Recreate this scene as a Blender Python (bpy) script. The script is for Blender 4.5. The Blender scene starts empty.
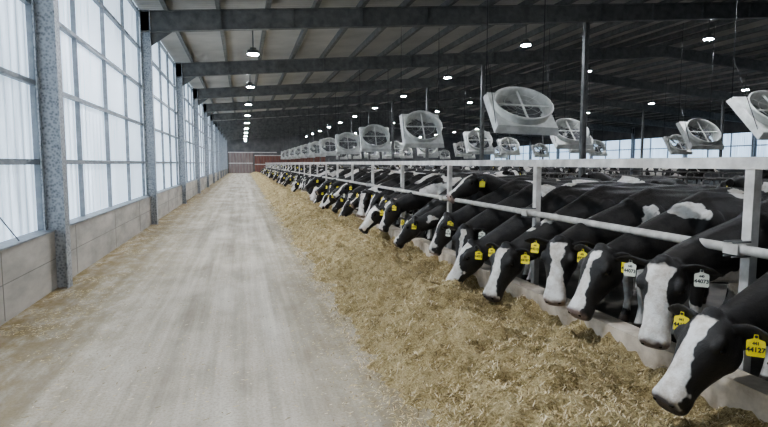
import bpy, math, random
from mathutils import Vector, Matrix, noise
random.seed(7)
S=bpy.context.scene
V=Vector

# ------------------------------------------------------------ materials
def newmat(name):
    m=bpy.data.materials.new(name); m.use_nodes=True
    nt=m.node_tree; b=nt.nodes["Principled BSDF"]
    return m,nt,b
def L(nt,a,b): nt.links.new(a,b)
def ramp(nt,fac,stops):
    r=nt.nodes.new("ShaderNodeValToRGB")
    e=r.color_ramp.elements
    while len(e)<len(stops): e.new(0.5)
    for i,(p,c) in enumerate(stops):
        e[i].position=p; e[i].color=(c[0],c[1],c[2],1)
    L(nt,fac,r.inputs[0]); return r.outputs[0]
def coords(nt,scale=(1,1,1),kind="Object"):
    tc=nt.nodes.new("ShaderNodeTexCoord"); mp=nt.nodes.new("ShaderNodeMapping")
    mp.inputs["Scale"].default_value=scale
    L(nt,tc.outputs[kind],mp.inputs[0]); return mp.outputs[0]
def noi(nt,vec,scale,detail=3,rough=.5):
    n=nt.nodes.new("ShaderNodeTexNoise"); n.inputs["Scale"].default_value=scale
    n.inputs["Detail"].default_value=detail; n.inputs["Roughness"].default_value=rough
    L(nt,vec,n.inputs["Vector"]); return n.outputs[0]
def mth(nt,op,a,b=None,c=None):
    n=nt.nodes.new("ShaderNodeMath"); n.operation=op
    for i,x in enumerate((a,b,c)):
        if x is None: continue
        if isinstance(x,(int,float)): n.inputs[i].default_value=x
        else: L(nt,x,n.inputs[i])
    return n.outputs[0]
def mixc(nt,f,a,b):
    n=nt.nodes.new("ShaderNodeMix"); n.data_type='RGBA'
    for s,x in ((0,f),(6,a),(7,b)):
        if isinstance(x,(int,float)): n.inputs[s].default_value=x
        elif isinstance(x,tuple): n.inputs[s].default_value=(x[0],x[1],x[2],1)
        else: L(nt,x,n.inputs[s])
    return n.outputs[2]
def bump(nt,b,h,strength,dist=.01):
    n=nt.nodes.new("ShaderNodeBump"); n.inputs["Strength"].default_value=strength
    n.inputs["Distance"].default_value=dist
    L(nt,h,n.inputs["Height"]); L(nt,n.outputs[0],b.inputs["Normal"])
def simple(name,c1,c2,scale=8,rough=.6,metal=0,bs=.1,detail=4,mscale=(1,1,1)):
    m,nt,b=newmat(name); v=coords(nt,mscale); f=noi(nt,v,scale,detail,.6)
    L(nt,ramp(nt,f,[(.35,c1),(.65,c2)]),b.inputs["Base Color"])
    b.inputs["Roughness"].default_value=rough; b.inputs["Metallic"].default_value=metal
    bump(nt,b,f,bs); return m

M={}
M['conc_wall']=simple("concrete_wall",(.35,.33,.295),(.53,.50,.45),2.5,.9,0,.3,6,(1,.4,1.2))
M['joint']=simple("wall_joint",(.22,.21,.19),(.30,.29,.27),2,.9)
m,nt,b=newmat("galvanised_steel"); v=coords(nt)
vo=nt.nodes.new("ShaderNodeTexVoronoi"); vo.inputs["Scale"].default_value=28; L(nt,v,vo.inputs["Vector"])
f=mth(nt,'ADD',mth(nt,'MULTIPLY',vo.outputs["Distance"],.6),mth(nt,'MULTIPLY',noi(nt,v,9,5,.7),.7))
L(nt,ramp(nt,f,[(.3,(.15,.16,.17)),(.5,(.27,.285,.30)),(.75,(.45,.47,.49))]),b.inputs["Base Color"])
b.inputs["Metallic"].default_value=.35; b.inputs["Roughness"].default_value=.5; M['galv']=m
M['frame']=simple("window_frame_metal",(.25,.27,.29),(.36,.38,.40),6,.5,.3)
M['rafter']=simple("grey_steel",(.12,.12,.115),(.20,.20,.19),4,.6,.1)
M['purlin']=simple("purlin_steel",(.13,.13,.125),(.21,.21,.20),4,.6,.1)
M['rail']=simple("white_painted_steel",(.46,.43,.39),(.74,.71,.66),5,.65,0,.2,7)
M['pipe']=simple("galvanised_pipe",(.48,.45,.40),(.68,.65,.59),10,.6,.1)
M['stall']=simple("stall_pipe",(.14,.13,.12),(.25,.24,.22),10,.5,.3)
M['fan_white']=simple("fan_housing_plastic",(.50,.50,.46),(.74,.74,.70),3,.5,0,.1,6)
M['fan_dark']=simple("fan_blade",(.10,.10,.10),(.20,.20,.20),8,.5)
M['curb']=simple("bunk_curb_concrete",(.42,.34,.25),(.75,.66,.54),4,.85,0,.4,8)
M['pen']=simple("pen_floor_concrete",(.08,.07,.055),(.18,.16,.13),2,.7,0,.3,6)
M['wallm']=simple("metal_cladding",(.10,.10,.10),(.16,.155,.15),1.2,.7,.0)
M['redw']=simple("red_brown_boards",(.15,.07,.055),(.28,.14,.11),2,.8,0,.2,5,(4,1,.4))
M['door']=simple("sliding_door_panel",(.20,.16,.15),(.30,.26,.24),2,.7,0,.2,5,(4,1,.4))
M['black']=simple("black_rubber",(.015,.015,.015),(.03,.03,.03),20,.5)
M['tag']=simple("yellow_ear_tag",(.85,.68,.02),(.92,.78,.05),12,.4)
M['tagw']=simple("white_ear_tag",(.62,.62,.5),(.75,.75,.62),12,.4)
M['udder']=simple("udder_skin",(.55,.32,.26),(.65,.42,.35),12,.6)
m,nt,b=newmat("cow_eye"); v=coords(nt); L(nt,ramp(nt,noi(nt,v,40),[(.3,(.006,.004,.003)),(.7,(.015,.01,.008))]),b.inputs["Base Color"])
b.inputs["Roughness"].default_value=.08; M['eye']=m

m,nt,b=newmat("roof_deck_liner"); v=coords(nt)
w=nt.nodes.new("ShaderNodeTexWave"); w.wave_type='BANDS'; w.bands_direction='Y'; w.inputs["Scale"].default_value=1.6; w.inputs["Distortion"].default_value=0
L(nt,v,w.inputs["Vector"])
f=noi(nt,v,.7,4,.6)
L(nt,ramp(nt,f,[(.3,(.37,.36,.335)),(.7,(.53,.515,.48))]),b.inputs["Base Color"])
b.inputs["Roughness"].default_value=.6; bump(nt,b,w.outputs[1],.5,.03); M['roof']=m

def panelmat(name,strength,tint):
    m,nt,b=newmat(name); v=coords(nt)
    sx=nt.nodes.new("ShaderNodeSeparateXYZ"); L(nt,v,sx.inputs[0])
    rib=mth(nt,'ABSOLUTE',mth(nt,'SINE',mth(nt,'MULTIPLY',sx.outputs[1],math.pi/.25)))
    rib=mth(nt,'POWER',rib,.6)
    v2=coords(nt,(1,2.2,.16)); streak=noi(nt,v2,3,3,.6)
    f=mth(nt,'MULTIPLY',mth(nt,'ADD',mth(nt,'MULTIPLY',rib,.65),.35),mth(nt,'ADD',mth(nt,'MULTIPLY',streak,1.9),.05))
    b.inputs["Base Color"].default_value=(.5,.55,.6,1); b.inputs["Roughness"].default_value=.4
    b.inputs["Emission Color"].default_value=(*tint,1)  # sheet emits by itself, standing in for daylight coming through it
    L(nt,mth(nt,'MULTIPLY',f,strength),b.inputs["Emission Strength"]); return m
M['panel']=panelmat("polycarbonate_daylight_glow",.86,(.68,.83,1.0))  # opaque sheet with daylight put in as emission, ribs modulate it
M['panel_far']=panelmat("polycarbonate_daylight_glow_far",1.15,(.55,.75,1.0))
m,nt,b=newmat("led_lens"); v=coords(nt); f=noi(nt,v,10)
b.inputs["Emission Color"].default_value=(.86,.91,1,1); L(nt,mth(nt,'ADD',mth(nt,'MULTIPLY',f,20),480),b.inputs["Emission Strength"]); M['led']=m

# driveway
m,nt,b=newmat("dusty_concrete_drive"); v=coords(nt)
sx=nt.nodes.new("ShaderNodeSeparateXYZ"); L(nt,v,sx.inputs[0])
st=noi(nt,coords(nt,(2.0,.05,1)),2.2,5,.65)
big=noi(nt,coords(nt,(1,.45,1)),1.1,6,.65)
fine=noi(nt,v,45,4,.75)
def band(x0,wd):
    return mth(nt,'POWER',mth(nt,'MAXIMUM',mth(nt,'SUBTRACT',1,mth(nt,'ABSOLUTE',mth(nt,'DIVIDE',mth(nt,'SUBTRACT',sx.outputs[0],x0),wd))),0),.7)
tr=mth(nt,'ADD',band(-1.35,.38),band(.25,.38))
fc=mth(nt,'ADD',mth(nt,'ADD',mth(nt,'MULTIPLY',st,.5),mth(nt,'MULTIPLY',big,.5)),mth(nt,'MULTIPLY',tr,.035))
c=ramp(nt,fc,[(.40,(.33,.285,.22)),(.51,(.51,.455,.37)),(.62,(.68,.625,.53))])
c=mixc(nt,mth(nt,'MULTIPLY',ramp(nt,fine,[(.45,(0,0,0)),(.7,(1,1,1))]),.55),c,(.25,.205,.14))
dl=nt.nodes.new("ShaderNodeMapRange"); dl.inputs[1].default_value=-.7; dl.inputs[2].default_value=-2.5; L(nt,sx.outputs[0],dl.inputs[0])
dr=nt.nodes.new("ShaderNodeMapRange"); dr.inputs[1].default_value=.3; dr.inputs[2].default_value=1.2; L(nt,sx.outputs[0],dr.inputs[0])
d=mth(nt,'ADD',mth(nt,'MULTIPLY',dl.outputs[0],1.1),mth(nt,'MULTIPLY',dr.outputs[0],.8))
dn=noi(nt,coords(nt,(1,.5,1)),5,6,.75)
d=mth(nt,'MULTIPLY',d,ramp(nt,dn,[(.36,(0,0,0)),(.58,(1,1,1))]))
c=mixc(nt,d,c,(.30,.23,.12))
L(nt,c,b.inputs["Base Color"]); b.inputs["Roughness"].default_value=.85
b.inputs["Specular IOR Level"].default_value=.2
bump(nt,b,mth(nt,'ADD',fine,mth(nt,'MULTIPLY',big,2)),.6,.012); M['drive']=m

# feed
m,nt,b=newmat("chopped_silage"); v=coords(nt)
f=mth(nt,'ADD',mth(nt,'MULTIPLY',noi(nt,v,70,4,.8),.55),mth(nt,'MULTIPLY',noi(nt,v,7,5,.7),.45))
L(nt,ramp(nt,f,[(.37,(.15,.11,.05)),(.46,(.40,.30,.15)),(.55,(.62,.50,.28)),(.68,(.82,.71,.47))]),b.inputs["Base Color"])
b.inputs["Roughness"].default_value=.9; bump(nt,b,f,1.0,.05); b.inputs["Specular IOR Level"].default_value=.15; M['feed']=m
M['straw1']=simple("straw_stem_gold",(.56,.44,.22),(.74,.61,.35),30,.7)
M['straw2']=simple("straw_stem_pale",(.74,.63,.41),(.86,.76,.54),30,.7)
M['straw3']=simple("straw_stem_brown",(.18,.13,.06),(.32,.24,.12),30,.8)

# cow hide
m,nt,b=newmat("holstein_hide")
oi=nt.nodes.new("ShaderNodeObjectInfo"); sc=nt.nodes.new("ShaderNodeSeparateColor"); L(nt,oi.outputs["Color"],sc.inputs[0])
tc=nt.nodes.new("ShaderNodeTexCoord")
cv=nt.nodes.new("ShaderNodeCombineXYZ")
for i in range(3): L(nt,mth(nt,'MULTIPLY',sc.outputs[2],(37.,19.,53.)[i]),cv.inputs[i])
va=nt.nodes.new("ShaderNodeVectorMath"); va.operation='ADD'; L(nt,tc.outputs["Object"],va.inputs[0]); L(nt,cv.outputs[0],va.inputs[1])
n1=mth(nt,'ADD',mth(nt,'MULTIPLY',noi(nt,va.outputs[0],1.9,1.5,.4),.93),mth(nt,'MULTIPLY',noi(nt,va.outputs[0],14,2,.5),.07))
so=nt.nodes.new("ShaderNodeSeparateXYZ"); L(nt,tc.outputs["Object"],so.inputs[0])
mr=nt.nodes.new("ShaderNodeMapRange"); mr.inputs[1].default_value=.65; mr.inputs[2].default_value=.35; mr.inputs[4].default_value=.2; L(nt,so.outputs[2],mr.inputs[0])
nk=nt.nodes.new("ShaderNodeMapRange"); nk.inputs[1].default_value=.35; nk.inputs[2].default_value=.65; nk.inputs[4].default_value=.08; L(nt,so.outputs[0],nk.inputs[0])
val=mth(nt,'SUBTRACT',mth(nt,'ADD',mth(nt,'ADD',n1,mr.outputs[0]),mth(nt,'SUBTRACT',sc.outputs[1],.5)),nk.outputs[0])
bodyw=nt.nodes.new("ShaderNodeMapRange"); bodyw.inputs[1].default_value=.545; bodyw.inputs[2].default_value=.555; L(nt,val,bodyw.inputs[0])
at=nt.nodes.new("ShaderNodeAttribute"); at.attribute_name="hc"; hx=nt.nodes.new("ShaderNodeSeparateXYZ"); L(nt,at.outputs["Vector"],hx.inputs[0])
am=nt.nodes.new("ShaderNodeAttribute"); am.attribute_name="hm"
wn=mth(nt,'MULTIPLY',mth(nt,'SUBTRACT',noi(nt,va.outputs[0],9,2,.5),.5),.09)
wid=mth(nt,'ADD',mth(nt,'MULTIPLY',sc.outputs[0],mth(nt,'ADD',.05,mth(nt,'MULTIPLY',mth(nt,'ABSOLUTE',mth(nt,'SUBTRACT',hx.outputs[0],.20)),.24))),wn)
bl=nt.nodes.new("ShaderNodeMapRange"); bl.inputs[1].default_value=-.004; bl.inputs[2].default_value=.004
L(nt,mth(nt,'SUBTRACT',wid,mth(nt,'ABSOLUTE',hx.outputs[1])),bl.inputs[0])
up=nt.nodes.new("ShaderNodeMapRange"); up.inputs[1].default_value=-.09; up.inputs[2].default_value=-.08; L(nt,mth(nt,'ADD',hx.outputs[2],wn),up.inputs[0])
fr=nt.nodes.new("ShaderNodeMapRange"); fr.inputs[1].default_value=.02; fr.inputs[2].default_value=.035; L(nt,mth(nt,'ADD',hx.outputs[0],wn),fr.inputs[0])
headw=mth(nt,'MULTIPLY',mth(nt,'MULTIPLY',bl.outputs[0],up.outputs[0]),fr.outputs[0])
hm=mth(nt,'GREATER_THAN',mth(nt,'ADD',am.outputs["Fac"],mth(nt,'MULTIPLY',wn,4)),.35)
white=mth(nt,'ADD',mth(nt,'MULTIPLY',headw,hm),mth(nt,'MULTIPLY',bodyw.outputs[0],mth(nt,'SUBTRACT',1,hm)))
dirt=noi(nt,tc.outputs["Object"],6,6,.75)
wc=ramp(nt,dirt,[(.33,(.48,.41,.33)),(.56,(.78,.75,.70))])
bc=ramp(nt,dirt,[(.3,(.012,.011,.010)),(.7,(.040,.034,.029))])
c=mixc(nt,white,bc,wc)
mz=nt.nodes.new("ShaderNodeMapRange"); mz.inputs[1].default_value=.52; mz.inputs[2].default_value=.55; L(nt,mth(nt,'ADD',hx.outputs[0],wn),mz.inputs[0])
mzz=mth(nt,'MULTIPLY',mz.outputs[0],mth(nt,'GREATER_THAN',am.outputs["Fac"],.9))
c=mixc(nt,mzz,c,mixc(nt,sc.outputs[2],(.045,.04,.04),(.40,.29,.25)))
hf=nt.nodes.new("ShaderNodeMapRange"); hf.inputs[1].default_value=.09; hf.inputs[2].default_value=.075; L(nt,so.outputs[2],hf.inputs[0])
c=mixc(nt,hf.outputs[0],c,(.06,.045,.035))
L(nt,c,b.inputs["Base Color"]); b.inputs["Roughness"].default_value=.5
b.inputs["Specular IOR Level"].default_value=.45
hb=mth(nt,'ADD',noi(nt,coords(nt,(1,1,1)),120,3,.7),mth(nt,'MULTIPLY',noi(nt,coords(nt,(1,1,1)),11,3,.6),2))
bump(nt,b,hb,.45,.01); M['hide']=m

# ------------------------------------------------------------ mesh builder
class MB:
    def __init__(s): s.v=[];s.f=[];s.m=[];s.mats=[];s.sm=[]
    def mi(s,mat):
        if mat not in s.mats: s.mats.append(mat)
        return s.mats.index(mat)
    def add(s,vs,fs,mat,smooth=False):
        o=len(s.v); s.v+= [tuple(x) for x in vs]; i=s.mi(mat)
        for f in fs: s.f.append([a+o for a in f]); s.m.append(i); s.sm.append(smooth)
    def box(s,a,b,mat):
        x0,y0,z0=a;x1,y1,z1=b
        s.add([(x0,y0,z0),(x1,y0,z0),(x1,y1,z0),(x0,y1,z0),(x0,y0,z1),(x1,y0,z1),(x1,y1,z1),(x0,y1,z1)],
          [(0,3,2,1),(4,5,6,7),(0,1,5,4),(1,2,6,5),(2,3,7,6),(3,0,4,7)],mat)
    def obox(s,p0,p1,w,h,mat,up=(0,0,1),off=(0,0)):
        p0=V(p0);p1=V(p1);t=(p1-p0).normalized();sd=t.cross(V(up)).normalized();u=sd.cross(t)
        vs=[]
        for p in (p0,p1):
            c=p+sd*off[0]+u*off[1]
            for a,bb in((-1,-1),(1,-1),(1,1),(-1,1)): vs.append(c+sd*a*w/2+u*bb*h/2)
        s.add(vs,[(0,1,2,3),(7,6,5,4),(0,4,5,1),(1,5,6,2),(2,6,7,3),(3,7,4,0)],mat)
    def ibeam(s,p0,p1,w,h,mat,up=(0,0,1),t=.02):
        s.obox(p0,p1,t,h-2*t,mat,up); s.obox(p0,p1,w,t,mat,up,(0,h/2-t/2)); s.obox(p0,p1,w,t,mat,up,(0,-h/2+t/2))
    def tube(s,path,r,mat,n=8,up=(0,0,1)):
        path=[V(p) for p in path]; rs=r if isinstance(r,(list,tuple)) else [r]*len(path)
        rings=[(p,rr,rr) for p,rr in zip(path,rs)]
        vs,fs=loft(rings,n,up); s.add(vs,fs,mat,True)
    def obj(s,name,parent=None,loc=(0,0,0)):
        me=bpy.data.meshes.new(name); me.from_pydata(s.v,[],s.f)
        for x in s.mats: me.materials.append(x)
        me.polygons.foreach_set("material_index",s.m); me.polygons.foreach_set("use_smooth",s.sm); me.update()
        o=bpy.data.objects.new(name,me); S.collection.objects.link(o); o.location=loc
        if parent: o.parent=parent
        return o
def loft(rings,n=16,up=(0,0,1),frame=None,pw=1.0):
    vs=[];fs=[];k=len(rings);up=V(up)
    for i,(c,rs,ru) in enumerate(rings):
        c=V(c)
        if frame: sd,u=frame
        else:
            a=V(rings[max(0,i-1)][0]);b=V(rings[min(k-1,i+1)][0]);t=(b-a).normalized()
            sd=up.cross(t)
            if sd.length<1e-4: sd=V((0,1,0)) if abs(t.y)<.9 else V((1,0,0))
            sd.normalize(); u=t.cross(sd)
        for j in range(n):
            an=2*math.pi*j/n; ca,sa=math.cos(an),math.sin(an)
            ca=math.copysign(abs(ca)**pw,ca);sa=math.copysign(abs(sa)**pw,sa)
            vs.append(c+sd*ca*rs+u*sa*ru)
    for i in range(k-1):
        for j in range(n):
            a=i*n+j;b=i*n+(j+1)%n
            fs.append((a,b,b+n,a+n))
    fs.append(tuple(reversed(range(n)))); fs.append(tuple(range((k-1)*n,k*n)))
    return vs,fs
def ellip(c,r,n=12,m=8,R=None):
    vs=[];fs=[];c=V(c)
    for i in range(m+1):
        th=math.pi*i/m
        for j in range(n):
            ph=2*math.pi*j/n
            p=V((r[0]*math.sin(th)*math.cos(ph),r[1]*math.sin(th)*math.sin(ph),r[2]*math.cos(th)))
            if R: p=R@p
            vs.append(c+p)
    for i in range(m):
        for j in range(n):
            a=i*n+j;b=i*n+(j+1)%n; fs.append((a,a+n,b+n,b))
    return vs,fs

# ------------------------------------------------------------ building shell
Y0,Y1=-7.9,96.5
XL,XR,XRI=-2.65,45.,21.
EV=5.95; SL=.08
def roofz(x): return EV+SL*(x-XL) if x<XRI else EV+SL*(XRI-XL)-SL*(x-XRI)
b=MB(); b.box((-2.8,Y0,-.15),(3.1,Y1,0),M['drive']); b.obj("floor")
b=MB(); b.box((3.1,Y0,-.15),(XR+.2,Y1,0),M['pen']); b.obj("floor_pen")
b=MB()
for xa,xb in((XL-.3,XRI),(XRI,XR+.3)):
    za,zb=roofz(xa),roofz(xb)
    b.add([(xa,Y0,za),(xb,Y0,zb),(xb,Y1,zb),(xa,Y1,za),(xa,Y0,za+.12),(xb,Y0,zb+.12),(xb,Y1,zb+.12),(xa,Y1,za+.12)],
     [(0,3,2,1),(4,5,6,7),(0,1,5,4),(1,2,6,5),(2,3,7,6),(3,0,4,7)],M['roof'])
b.obj("ceiling")
b=MB(); x=XL+.7
while x<XR:
    z=roofz(x)-.10; b.obox((x,Y0,z),(x,Y1,z),.05,.20,M['purlin']); b.obox((x,Y0,z),(x,Y1,z),.12,.012,M['purlin'],(0,0,1),(.035,-.10)); x+=1.35
b.obj("roof_purlins")
YC=[8.35+8.1*k for k in range(-2,11)]
for y in YC:
    b=MB()
    h=.55
    b.ibeam((-2.47,y,0),(-2.47,y,EV-.15),.2,.26,M['galv'],(1,0,0),.02)
    za=roofz(-2.6)-.2-h/2; zb=roofz(XRI)-.2-h/2
    b.ibeam((-2.6,y,za),(XRI,y,zb),.2,h,M['rafter']); b.ibeam((XRI,y,zb),(XR,y,roofz(XR)-.2-h/2),.2,h,M['rafter'])
    b.add([(-2.34,y-.01,za-h/2),(-1.8,y-.01,za-h/2+.04),(-2.34,y-.01,za-h/2-.35),(-2.34,y+.01,za-h/2),(-1.8,y+.01,za-h/2+.04),(-2.34,y+.01,za-h/2-.35)],
      [(0,1,2),(5,4,3),(1,4,5,2),(0,3,4,1),(0,2,5,3)],M['rafter'])
    b.ibeam((XR-.2,y,0),(XR-.2,y,EV),.2,.3,M['galv'],(1,0,0))
    for k in range(1,12):
        xx=-2.5+2*k; zz=roofz(xx)-.2-h/2
        b.box((xx-.01,y-.09,zz-h/2),(xx+.01,y+.09,zz+h/2),M['rafter'])
    b.obj("roof_frame")
for xc in (11.,33.):
    for y in YC:
        if y<0: continue
        b=MB(); top=roofz(xc)-.2-.55
        b.ibeam((xc,y,0),(xc,y,top+.02),.15,.16,M['rafter'],(1,0,0),.02)
        b.box((xc-.2,y-.15,0),(xc+.2,y+.15,.02),M['rafter']); b.box((xc-.18,y-.1,top-.0),(xc+.18,y+.1,top+.02),M['rafter'])
        b.obj("support_column")
b=MB(); b.box((-2.8,Y0,0),(-2.5,Y1,.78),M['conc_wall']); b.box((-2.8,Y0,.78),(-2.48,Y1,.80),M['frame'])
y=Y0+1
while y<Y1: b.box((-2.501,y,.02),(-2.497,y+.015,.76),M['joint']); y+=2.7
b.box((-2.502,Y0,.40),(-2.499,Y1,.412),M['joint'])
b.obj("wall_left")
b=MB(); b.box((-2.72,Y0,.8),(-2.70,Y1,EV),M['panel']); b.obj("window_1")
b=MB()
for z in (1.72,2.75,3.78,4.8,5.75):
    b.box((-2.70,Y0,z-.03),(-2.62,Y1,z+.03),M['frame']); b.box((-2.62,Y0,z-.04),(-2.61,Y1,z-.015),M['frame'])
y=8.35-16.2
while y<Y1:
    b.box((-2.70,y-.02,.8),(-2.63,y+.02,EV-.1),M['frame']); y+=2.025
b.obj("trim_window_mullions")
b=MB(); b.tube([(-2.55,.4,5.3),(-2.55,7.25,.8)],.007,M['black'],6); b.obj("brace_cable")
b=MB(); b.box((XR,Y0,0),(XR+.2,Y1,2.1),M['wallm']); b.box((XR,Y0,4.5),(XR+.2,Y1,EV+.3),M['wallm']); b.obj("wall_right")
b=MB(); b.box((XR+.08,Y0,2.1),(XR+.1,Y1,4.5),M['panel_far']); b.obj("window_2")
b=MB(); y=Y0
while y<Y1: b.box((XR-.02,y-.05,2.1),(XR+.07,y+.05,4.5),M['frame']); y+=2.7
b.box((XR-.02,Y0,3.25),(XR+.07,Y1,3.35),M['frame']); b.obj("trim_right_mullions")
for nm,y in (("wall_back",Y1),("wall_front",Y0-.2)):
    b=MB(); pts=[(-2.8,0),(XR+.2,0),(XR+.2,roofz(XR)+.1),(XRI,roofz(XRI)+.1),(-2.8,roofz(-2.8)+.1)]
    vs=[(p[0],y,p[1]) for p in pts]+[(p[0],y+.2,p[1]) for p in pts]
    fs=[(0,1,2,3,4),(9,8,7,6,5)]+[(i,i+5,(i+1)%5+5,(i+1)%5) for i in range(5)]
    b.add(vs,fs,M['wallm']); b.obj(nm)
b=MB(); b.box((-2.3,Y1-.12,0),(1.6,Y1-.04,3.4),M['door'])
for k in range(9): b.box((-2.3+k*.485,Y1-.15,0),(-2.25+k*.485,Y1-.12,3.4),M['redw'])
b.box((-2.4,Y1-.18,3.4),(5.6,Y1-.06,3.55),M['rail']); b.box((-2.3,Y1-.16,1.6),(1.6,Y1-.12,1.75),M['rail']); b.obj("door_1")
b=MB()
for k in range(24): b.box((1.9+k*.5,Y1-.12,.0),(2.36+k*.5,Y1-.02,3.0),M['redw'])
b.box((1.9,Y1-.16,1.4),(13.9,Y1-.12,1.55),M['rail']); b.box((1.9,Y1-.16,2.9),(13.9,Y1-.12,3.05),M['rail']); b.obj("board_partition")

# ------------------------------------------------------------ lamps
def lamp_mesh():
    b=MB(); n=20
    def cyl(r0,r1,z0,z1,mat):
        vs,fs=loft([((0,0,z0),r0,r0),((0,0,z1),r1,r1)],n,(1,0,0)); b.add(vs,fs,mat,False)
    cyl(.20,.20,0,.05,M['rafter']); cyl(.13,.10,.05,.2,M['rafter']); cyl(.02,.02,.2,.94,M['rafter'])
    for k in range(10):
        a=k*math.pi/5; b.obox((.1*math.cos(a),.1*math.sin(a),.08),(.18*math.cos(a),.18*math.sin(a),.08),.012,.09,M['rafter'])
    cyl(.17,.17,-.02,-.001,M['led'])
    return b
lm=None
def lamp(X,y):
    global lm
    if lm is None: o=lamp_mesh().obj("high_bay_lamp"); lm=o.data
    else: o=bpy.data.objects.new("high_bay_lamp",lm); S.collection.objects.link(o)
    o.location=(X,y,roofz(X)-.95)
for X in (.4,10.2,18.3,30.):
    for k in range(10): lamp(X,19+8.1*k+(1 if X==30. else 0))
for X in (.4,10.2):
    for y in (2.8,10.9): lamp(X,y)

# ------------------------------------------------------------ fans
def fan_mesh():
    b=MB(); n=40; R=.70; H=.78; W=M['fan_white']; D=M['fan_dark']
    vs=[];fs=[]
    for j in range(n):
        a=2*math.pi*j/n; c,s=math.cos(a),math.sin(a); k=H/max(abs(c),abs(s))
        vs+= [(R*c,R*s,0),(k*c,k*s,0)]
    for j in range(n):
        a=2*j;d=2*((j+1)%n); fs.append((a,a+1,d+1,d))
    b.add(vs,fs,W)
    c4=[(-1,-1),(1,-1),(1,1),(-1,1)]
    vs=[(H*x,H*y,0) for x,y in c4]+[(H*1.08*x,H*1.08*y,-.2) for x,y in c4]+[(H*1.05*x,H*1.05*y,-.2) for x,y in c4]+[(H*.96*x,H*.96*y,-.005) for x,y in c4]
    fs=[]
    for q in range(3):
        for j in range(4): fs.append((q*4+j,q*4+(j+1)%4,q*4+4+(j+1)%4,q*4+4+j))
    b.add(vs,fs,W)
    prof=[(R,-.3),(R,0),(R+.02,.16),(R+.05,.24),(R+.09,.22),(R+.06,.16),(R+.03,.0)]
    vs=[];fs=[]
    for r,z in prof:
        for j in range(n):
            a=2*math.pi*j/n; vs.append((r*math.cos(a),r*math.sin(a),z))
    for i in range(len(prof)-1):
        for j in range(n): fs.append((i*n+j,i*n+(j+1)%n,(i+1)*n+(j+1)%n,(i+1)*n+j))
    b.add(vs,fs,W,True)
    for k in range(4):
        a0=k*math.pi/2+.4; vs=[]
        for i in range(7):
            r=.1+.55*i/6; wd=.13+.10*math.sin(math.pi*i/6); tw=math.radians(48-28*i/6)
            ca,sa=math.cos(a0),math.sin(a0)
            for s_ in (-1,1):
                t=s_*wd; px=r*ca-t*math.cos(tw)*sa; py=r*sa+t*math.cos(tw)*ca; vs.append((px,py,-.12+t*math.sin(tw)*.6+.004*s_))
        fs=[(2*i,2*i+1,2*i+3,2*i+2) for i in range(6)]
        b.add(vs,fs,D,True)
        b.add([(x,y,z-.006) for x,y,z in vs],[tuple(reversed(f)) for f in fs],D,True)
    v_,f_=loft([((0,0,-.3),.1,.1),((0,0,.03),.1,.1),((0,0,.07),.06,.06)],16,(1,0,0)); b.add(v_,f_,D)
    for a in (0,math.pi/2):
        c,s=math.cos(a)*R,math.sin(a)*R; b.obox((-c,-s,.12),(c,s,.12),.05,.03,W)
    for r in (.25,.48):
        b.tube([(r*math.cos(t*math.pi/16),r*math.sin(t*math.pi/16),.15) for t in range(33)],.005,W,4,(0,0,1))
    for k in range(8):
        a=k*math.pi/4; b.tube([(.06*math.cos(a),.06*math.sin(a),.15),(R*math.cos(a),R*math.sin(a),.15)],.004,W,4)
    return b
fm=None
def add_fan(X,y,z,tilt,yaw=0,roll=0,sc_=.88):
    global fm
    if fm is None: fo=fan_mesh().obj("fan_body"); fm=fo.data
    else: fo=bpy.data.objects.new("fan_body",fm); S.collection.objects.link(fo)
    e=bpy.data.objects.new("barn_fan",None); S.collection.objects.link(e); e.location=(X,y,z)
    fo.parent=e
    Rm=Matrix.Rotation(math.radians(yaw),4,'Z')@Matrix.Rotation(math.radians(90-tilt),4,'X')@Matrix.Rotation(math.radians(roll),4,'Z')@Matrix.Scale(sc_,4)
    fo.matrix_basis=Rm
    b=MB(); top=roofz(X)-.2-z
    for sx in (-1,1):
        p=Rm@V((sx*.79,.72,-.1)); b.tube([p,(p.x,p.y,top)],.010,M['black'],6)
        p=Rm@V((sx*.79,-.7,-.1)); q=Rm@V((sx*.79,.72,-.1)); b.tube([p,(q.x,q.y,min(top,q.z+1.0))],.008,M['black'],6)
    b.obj("hanger_rods",e)
for k in range(11): add_fan(6.1,11.5+7.15*k,2.9,52 if k==0 else 38,-6,-4 if k==0 else 0,.86)
for k in range(8): add_fan(12.2,10.6+8.5*k,2.85,48 if k<2 else 38,-8)
for k in range(8): add_fan(18.2,19.0+8.5*k,2.9,42,-8)
for k in range(6): add_fan(27.,30+8.5*k,2.9,42,-8)

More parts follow.
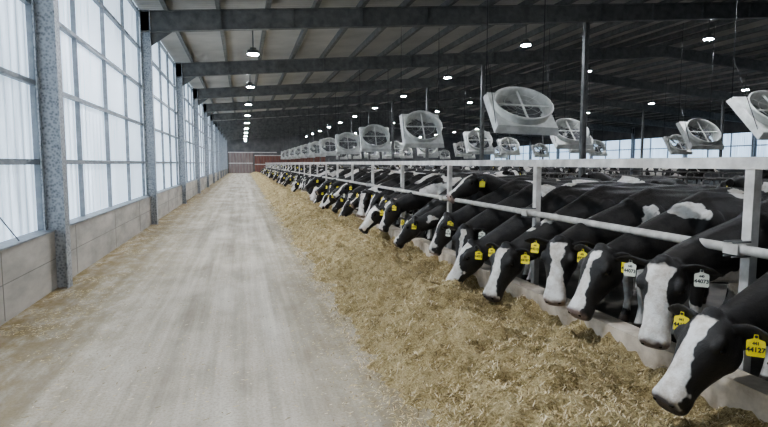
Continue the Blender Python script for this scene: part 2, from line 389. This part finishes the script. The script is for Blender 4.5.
# ------------------------------------------------------------ feed rail and bunk
b=MB(); YB=90
b.obox((3.1,Y0+.1,.15),(3.1,YB,.15),.2,.34,M['curb']); b.obj("bunk_curb")
b=MB()
b.obox((3.4,-6,1.70),(3.4,YB,1.70),.08,.085,M['rail'])
b.obj("top_rail")
b=MB(); b.tube([(3.29,-6,1.11),(3.29,YB,1.11)],.034,M['pipe'],12); b.obj("neck_rail_pipe")
pm=None
for k in range(-2,30):
    y=3.08+2.9*k
    if pm is None:
        b=MB(); b.obox((3.4,0,0),(3.4,0,1.657),.065,.075,M['rail'],(0,1,0))
        b.box((3.3,-.07,0),(3.5,.07,.015),M['rail'])
        b.box((3.325,-.04,1.07),(3.365,.04,1.15),M['pipe'])
        b.tube([(3.29,-.05,1.11),(3.29,.05,1.11)],.044,M['pipe'],12)
        b.box((3.235,-.06,1.075),(3.25,.06,1.145),M['pipe'])
        for s in(-.035,.035): b.tube([(3.22,s,1.16),(3.37,s,1.16)],.008,M['rafter'],6); b.tube([(3.22,s,1.06),(3.37,s,1.06)],.008,M['rafter'],6)
        o=b.obj("rail_post"); pm=o.data
    else: o=bpy.data.objects.new("rail_post",pm); S.collection.objects.link(o)
    o.location=(0,y,0)
for X in (9.,14.5,24.):
    b=MB(); y=4
    while y<88:
        b.tube([(X,y,0),(X,y,1.1),(X+.15,y,1.18),(X+1.5,y,1.16),(X+1.65,y,1.05),(X+1.65,y,.7),(X+1.5,y,.55),(X,y,.45)],.03,M['stall'],6,(0,1,0)); y+=1.22
    b.tube([(X+.5,4,1.21),(X+.5,88,1.21)],.03,M['stall'],6)
    b.obj("stall_divider_row")

# ------------------------------------------------------------ feed
def fbm(x,y,s,seed=0): return noise.noise(V((x*s,y*s,seed*7.3)))
def feedh(x,y):
    e=1.02+.15*fbm(0,y,.9,1)+.11*fbm(0,y,3.5,2)+.04*fbm(0,y,12,8)
    t=x-e
    if t<=0: base=-.03+t*.15
    else:
        pts=[(0,-.01),(.25,.08),(.6,.24),(.95,.31),(1.25,.23),(1.55,.13),(1.85,.15),(2.2,.23)]
        base=pts[-1][1]
        for (a,ha),(c,hc) in zip(pts,pts[1:]):
            if t<=c:
                u=(t-a)/(c-a); u=u*u*(3-2*u); base=ha+(hc-ha)*u; break
    amp=max(0,min(1,t/.4))
    base+=amp*(.14*fbm(x,y,1.3,3)+.10*fbm(x,y,3.6,4)+.06*fbm(x,y,9,5))
    base+=min(1,max(0,(t+.1)/.2))*(.026*fbm(x,y,24,6))
    return base
b=MB(); ys=[];y=-1.5
while y<90: ys.append(y); y+=.026*(1+max(0,y-3)*.09)
xs=[.76+i*.028 for i in range(81)]; xs[-1]=3.0
vs=[(x,y,feedh(x,y)) for y in ys for x in xs]; nx=len(xs)
b.add(vs,[(j*nx+i,j*nx+i+1,(j+1)*nx+i+1,(j+1)*nx+i) for j in range(len(ys)-1) for i in range(nx-1)],M['feed'],True)
def sliver(b,x,y,z,lmin,lmax,w,tilt=.5):
    a=random.uniform(0,math.pi); l=random.uniform(lmin,lmax)/2; e=random.uniform(-tilt,tilt)*l
    dx,dy=math.cos(a)*l,math.sin(a)*l; px,py=-math.sin(a)*w/2,math.cos(a)*w/2
    m=random.choice(('straw1','straw1','straw2','straw3'))
    b.add([(x-dx-px,y-dy-py,z-e),(x+dx-px,y+dy-py,z+e),(x+dx+px,y+dy+py,z+e+.001),(x-dx+px,y-dy+py,z-e+.001)],[(0,1,2,3)],M[m])
for i in range(60000):
    u=random.random(); y=1.6+ (u**2.2)*22; x=random.uniform(.9,2.98); h=feedh(x,y)
    if h<0.0 :
        if random.random()<.5: continue
        h=0.002
    sliver(b,x,y,h+.006+random.random()*.01,.012,.042,.0035+.0006*y,.9)
b.obj("silage_feed")
b=MB()
for i in range(18000):
    y=2.5+(random.random()**1.6)*26
    if random.random()<.6: x=-2.44+abs(random.gauss(0,.42))
    elif random.random()<.65: x=1.1-abs(random.gauss(0,.25))
    else: x=random.uniform(-2.4,1.2)
    if x>1.15: continue
    if x<-1.5 and fbm(x,y,1.6,9)<-.05: continue
    sliver(b,x,y,.004,.012,.045,.004+.0005*y,.03)
b.obj("scattered_straw")

# ------------------------------------------------------------ cows
def smooth(a,b_,x):
    t=max(0,min(1,(x-a)/(b_-a))); return t*t*(3-2*t)
def build_cow(name,px,py,pz,pitch,hyaw,tagno,tagw=False,voxel=.017,headscale=1.0):
    parts=MB(); H=M['hide']
    def P(r,n=18,up=(0,0,1),pw=1.0,frame=None):
        v,f=loft(r,n,up,frame,pw); parts.add(v,f,H)
    def E(c,r,R=None): v,f=ellip(c,r,14,10,R); parts.add(v,f,H)
    sec=[(-1.70,1.17,.10,.08),(-1.62,1.15,.23,.18),(-1.48,1.11,.315,.25),(-1.22,1.04,.375,.28),(-.92,.985,.41,.315),(-.6,.97,.415,.325),
         (-.3,.99,.405,.30),(-.05,1.02,.385,.25),(.10,1.01,.33,.215),(.24,.98,.24,.15)]
    P([((x,0,z),ry,rz) for x,z,rz,ry in sec],28,(0,0,1),.88)
    P([((-1.6,0,1.36),.05,.05),((-1.2,0,1.405),.06,.04),((-.6,0,1.375),.06,.035),((-.1,0,1.40),.07,.05),((.1,0,1.32),.07,.05)],10)
    for s in(-1,1):
        E((-1.24,s*.235,1.33),(.10,.06,.06)); E((-1.63,s*.11,1.27),(.07,.05,.06))
        E((-.02,s*.20,1.02),(.17,.085,.28)); E((-1.42,s*.2,.98),(.22,.10,.26))
        fx=.02+.05*s
        P([((-.02,s*.18,.95),.09,.13),((fx*.5,s*.175,.76),.075,.10),((fx,s*.165,.58),.052,.065),((fx+.01,s*.16,.45),.05,.055),((fx,s*.16,.40),.043,.047),
           ((fx-.01,s*.16,.25),.033,.036),((fx,s*.16,.14),.043,.045),((fx+.02,s*.16,.075),.043,.05),((fx+.035,s*.16,.0),.052,.068)],12,(1,0,0))
        P([((-1.38,s*.19,1.0),.10,.19),((-1.27,s*.2,.82),.085,.15),((-1.33,s*.195,.68),.06,.10),((-1.46,s*.185,.56),.045,.068),((-1.52,s*.18,.50),.043,.06),
           ((-1.50,s*.18,.40),.036,.045),((-1.475,s*.18,.24),.033,.037),((-1.47,s*.18,.14),.043,.047),((-1.44,s*.18,.07),.043,.05),((-1.42,s*.18,.0),.052,.068)],12,(1,0,0))
    E((-1.22,0,.64),(.22,.16,.16))
    P([((-1.62,0,1.36),.04,.045),((-1.74,0,1.30),.03,.032),((-1.79,0,1.1),.024,.024),((-1.80,0,.85),.022,.022),((-1.79,0,.68),.035,.03),((-1.78,0,.5),.028,.025),((-1.78,0,.4),.012,.012)],10,(1,0,0))
    ph=math.radians(pitch); yw=math.radians(hyaw)
    xh=V((math.cos(ph)*math.cos(yw),math.cos(ph)*math.sin(yw),-math.sin(ph)))
    yh=V((-math.sin(yw),math.cos(yw),0)); zh=xh.cross(yh)
    O=V((px,py,pz)); hs=headscale
    def hp(x,y,z): return O+(xh*x+yh*y+zh*z)*hs
    hsec=[(-.05,-.05,.09,.085),(0,-.04,.12,.115),(.05,-.045,.14,.135),(.11,-.055,.15,.150),(.17,-.06,.15,.148),(.23,-.065,.138,.125),(.30,-.068,.118,.102),
          (.37,-.070,.102,.088),(.43,-.073,.094,.088),(.48,-.077,.092,.100),(.52,-.08,.084,.102),(.55,-.083,.066,.088),(.565,-.084,.04,.06)]
    P([(hp(x,0,z),ry*hs,rz*hs) for x,z,rz,ry in hsec],22,(0,0,1),.84,(yh,zh))
    Rh=Matrix((xh,yh,zh)).transposed()
    for s in(-1,1):
        E(hp(.145,s*.122,.035),(.055*hs,.034*hs,.036*hs),Rh)
        E(hp(.13,s*.10,-.12),(.10*hs,.045*hs,.075*hs),Rh)
        E(hp(.52,s*.055,-.035),(.038*hs,.036*hs,.036*hs),Rh)
        E(hp(.005,s*.10,-.005),(.035,.05,.035),Rh)
    E(hp(-.01,0,.06),(.05*hs,.06*hs,.05*hs),Rh)
    E(hp(.50,0,-.165),(.05*hs,.06*hs,.028*hs),Rh)
    A=V((-.08,0,1.06)); D=hp(.04,0,-.07)
    if pz>1.2: B=A+V((.38,0,.04)); C=D-(xh*.18*hs)+V((-.10,0,.05))
    else: B=A+V((.40,0,-.05)); C=D-(xh*.11*hs)+V((-.17,-py*.3,.0))
    rg=[]
    for i in range(10):
        t=i/9; p=A*(1-t)**3+B*3*t*(1-t)**2+C*3*t*t*(1-t)+D*t**3
        k=(1-t)**1.6
        rz=.335*k+.14*(1-k); ry=.21*(1-t)+.108*t
        rg.append((p,ry,rz))
    P(rg,20,(0,0,1),.95)
    E((.2,0,.78),(.12,.06,.13))
    o=parts.obj("tmp")
    md=o.modifiers.new("r",'REMESH'); md.mode='VOXEL'; md.voxel_size=voxel
    ms=o.modifiers.new("s",'SMOOTH'); ms.factor=.5; ms.iterations=3
    dg=bpy.context.evaluated_depsgraph_get(); ev=o.evaluated_get(dg); me=ev.to_mesh()
    out=MB(); out.mats=[H]
    out.add([v.co.copy() for v in me.vertices],[tuple(p.vertices) for p in me.polygons],H,True)
    ev.to_mesh_clear(); tm=o.data; bpy.data.objects.remove(o); bpy.data.meshes.remove(tm)
    nb=len(out.v)
    def eardir(s): return (yh*s*1.0-xh*.12+V((0,0,-.16 if s>0 else -.10))).normalized()
    for s in(-1,1):
        dr=eardir(s)
        base=hp(.01,s*.10,.005)
        nrm=(xh*.9+V((0,0,.25))); nrm=(nrm-dr*nrm.dot(dr)).normalized(); wd=nrm.cross(dr).normalized()
        rr=[(0,.026,.024),(.04,.042,.018),(.09,.062,.012),(.14,.064,.010),(.195,.045,.008),(.24,.014,.005)]
        v,f=loft([(base+dr*(d*hs)-nrm*.014*math.sin(d/.24*3.1),a*hs,t_*hs) for d,a,t_ in rr],14,(0,0,1),(wd,nrm)); out.add(v,f,H,True)
    ne=len(out.v)
    for s in(-1,1):
        v,f=ellip(hp(.165,s*.142,.010),(.024*hs,.013*hs,.019*hs),12,8,Rh); out.add(v,f,M['eye'],True)
        v,f=ellip(hp(.553,s*.055,-.042),(.013,.016,.012),8,6,Rh); out.add(v,f,M['eye'],True)
    for k in range(4):
        v,f=loft([((-1.28+.12*(k//2),(-.07,.07)[k%2],.53),.02,.02),((-1.28+.12*(k//2),(-.07,.07)[k%2],.44),.013,.013)],8,(1,0,0)); out.add(v,f,M['udder'],True)
    for s in(-1,1):
        if tagno is None and s<0: continue
        dr=eardir(s)
        c=hp(.01,s*.10,0)+dr*.125*hs
        n=V((.62,.70,.12)) if s>0 else V((.9,.42,.12)); n.normalize()
        up=V((0,0,1)); up=(up-n*up.dot(n)).normalized(); sd=up.cross(n)
        c=c+n*.022+V((0,0,.005))
        tm_=M['tagw'] if (tagw) else M['tag']
        prof=[(-.010,.012),(.010,.012),(.013,-.012),(.042,-.022),(.046,-.030),(.046,-.105),(.040,-.112),(-.040,-.112),(-.046,-.105),(-.046,-.030),(-.042,-.022),(-.013,-.012)]
        k=len(prof); vs=[c+sd*x+up*z for x,z in prof]+[c-n*.003+sd*x+up*z for x,z in prof]
        out.add(vs,[tuple(reversed(range(k))),tuple(range(k,2*k))]+[(i,(i+1)%k,(i+1)%k+k,i+k) for i in range(k)],tm_)
        v,f=loft([(c-n*.02,.008,.008),(c+n*.006,.009,.009)],8); out.add(v,f,M['black'])
        if tagno:
            for txt,sz,dz in ((tagno,.036,-.085),(tagno[:3],.022,-.045)):
                cu=bpy.data.curves.new("t",'FONT'); cu.body=txt; cu.size=sz; cu.align_x='CENTER'; cu.offset=.0012
                to=bpy.data.objects.new("t",cu); S.collection.objects.link(to)
                dg=bpy.context.evaluated_depsgraph_get(); tme=to.evaluated_get(dg).to_mesh()
                out.add([c+n*.0015+sd*q.co.x+up*(q.co.y+dz) for q in tme.vertices],[tuple(p.vertices) for p in tme.polygons],M['black'])
                to.evaluated_get(dg).to_mesh_clear(); bpy.data.objects.remove(to)
    me=bpy.data.meshes.new(name); me.from_pydata(out.v,[],out.f)
    for x in out.mats: me.materials.append(x)
    me.polygons.foreach_set("material_index",out.m); me.polygons.foreach_set("use_smooth",out.sm)
    hv=[];mv=[]
    for i,p in enumerate(out.v):
        d=V(p)-O; x=d.dot(xh)/hs;y=d.dot(yh)/hs;z=d.dot(zh)/hs
        rad=math.hypot(y,z+.06)
        mk=smooth(-.16,.0,x)*(1 if rad<.27 else 0)
        if nb<=i<ne: mk=1; x=-.05
        hv+=[x,y,z]; mv.append(mk)
    me.attributes.new("hc",'FLOAT_VECTOR','POINT'); me.attributes["hc"].data.foreach_set("vector",hv)
    me.attributes.new("hm",'FLOAT','POINT'); me.attributes["hm"].data.foreach_set("value",mv); me.update()
    return me
XF=3.95
defs=[
 (1.20,.03,.74,43,6,"44127",False),
 (.98,.05,.96,64,30,"44073",True),
 (.94,.02,.92,52,10,"49226",False),
 (.96,.06,.92,62,42,"44310",False),
 (1.10,.02,.74,54,20,"44186",False),
 (1.16,-.02,.66,50,-8,"44052",False),
 (1.02,.08,.80,66,48,"44218",True),
 (.96,.0,.88,56,-16,"44165",False),
 (1.14,-.05,.72,42,-28,"44391",False),
 (1.08,.05,.62,70,24,"44277",False),
 (.92,.0,.98,30,6,"44508",False)]
meshes=[build_cow("cow_mesh_%d"%i,*d[:5],d[5],d[6],.0125 if i<4 else .017,1.06) for i,d in enumerate(defs)]
stand=build_cow("cow_mesh_standing",.72,.05,1.42,25,10,None,False,.022)
cols=[(.75,.44,.11),(1.1,.50,.32),(.5,.44,.57),(.8,.46,.73),(.7,.44,.21),(1.1,.47,.91),(.4,.47,.43),(.8,.44,.67)]
def add_cow(me,x,y,rz,col,s=1.0):
    o=bpy.data.objects.new("cow",me); S.collection.objects.link(o)
    o.location=(x,y,0); o.rotation_euler=(0,0,rz); o.color=(*col,1); o.scale=(s,s,s)
last=None
for k in range(-1,118):
    y=2.72+.725*k
    if k>14 and random.random()<.05: continue
    dx=0
    if k<0: me,col=meshes[9],cols[5]
    elif k<8: me,col=meshes[k],cols[k]
    else:
        me=random.choice([m_ for m_ in meshes if m_ is not last]); col=(random.choice((.25,.5,.7,.9,1.2,1.6)),random.uniform(.39,.53),random.random())
        dx=random.uniform(-.05,.2)
        if random.random()<.08: me=stand; dx=.45
    last=me
    jit=0 if k<2 else random.uniform(-.025,.025)
    add_cow(me,XF+dx,y+jit,math.pi+math.radians(random.uniform(-2.5,2.5)),col,1.0 if k<8 else random.uniform(.94,1.03))
pl=[]
tries=0
while len(pl)<60 and tries<3000:
    tries+=1
    x=random.choice([random.uniform(7.0,7.9),random.uniform(17.,22),random.uniform(27,31)]); y=random.uniform(5,75)
    if any((x-a)**2+(y-c)**2<6.5 for a,c in pl): continue
    pl.append((x,y))
    rz=random.choice([math.pi/2,-math.pi/2])+random.uniform(-.2,.2)
    add_cow(stand,x,y,rz,(random.uniform(.3,1.2),random.uniform(.42,.54),random.random()))

# ------------------------------------------------------------ world + camera
w=bpy.data.worlds.new("World"); S.world=w; w.use_nodes=True
nt=w.node_tree; bg=nt.nodes["Background"]; sky=nt.nodes.new("ShaderNodeTexSky")
try: sky.sky_type='NISHITA'; sky.sun_disc=False; sky.sun_elevation=math.radians(35)
except: pass
L(nt,sky.outputs[0],bg.inputs[0]); bg.inputs[1].default_value=.15
try:
    S.view_settings.look='AgX - Medium High Contrast'
except Exception as ex: print(ex)
S.view_settings.exposure=.58
cam=bpy.data.cameras.new("camera"); co=bpy.data.objects.new("camera",cam); S.collection.objects.link(co)
co.location=(0,0,1.7); cam.sensor_width=36; cam.lens=26.0; cam.clip_end=300
th=math.radians(5.2); ps=math.radians(14.2)
F=V((math.sin(ps)*math.cos(th),math.cos(ps)*math.cos(th),-math.sin(th)))
co.rotation_euler=F.to_track_quat('-Z','Y').to_euler()
S.camera=co
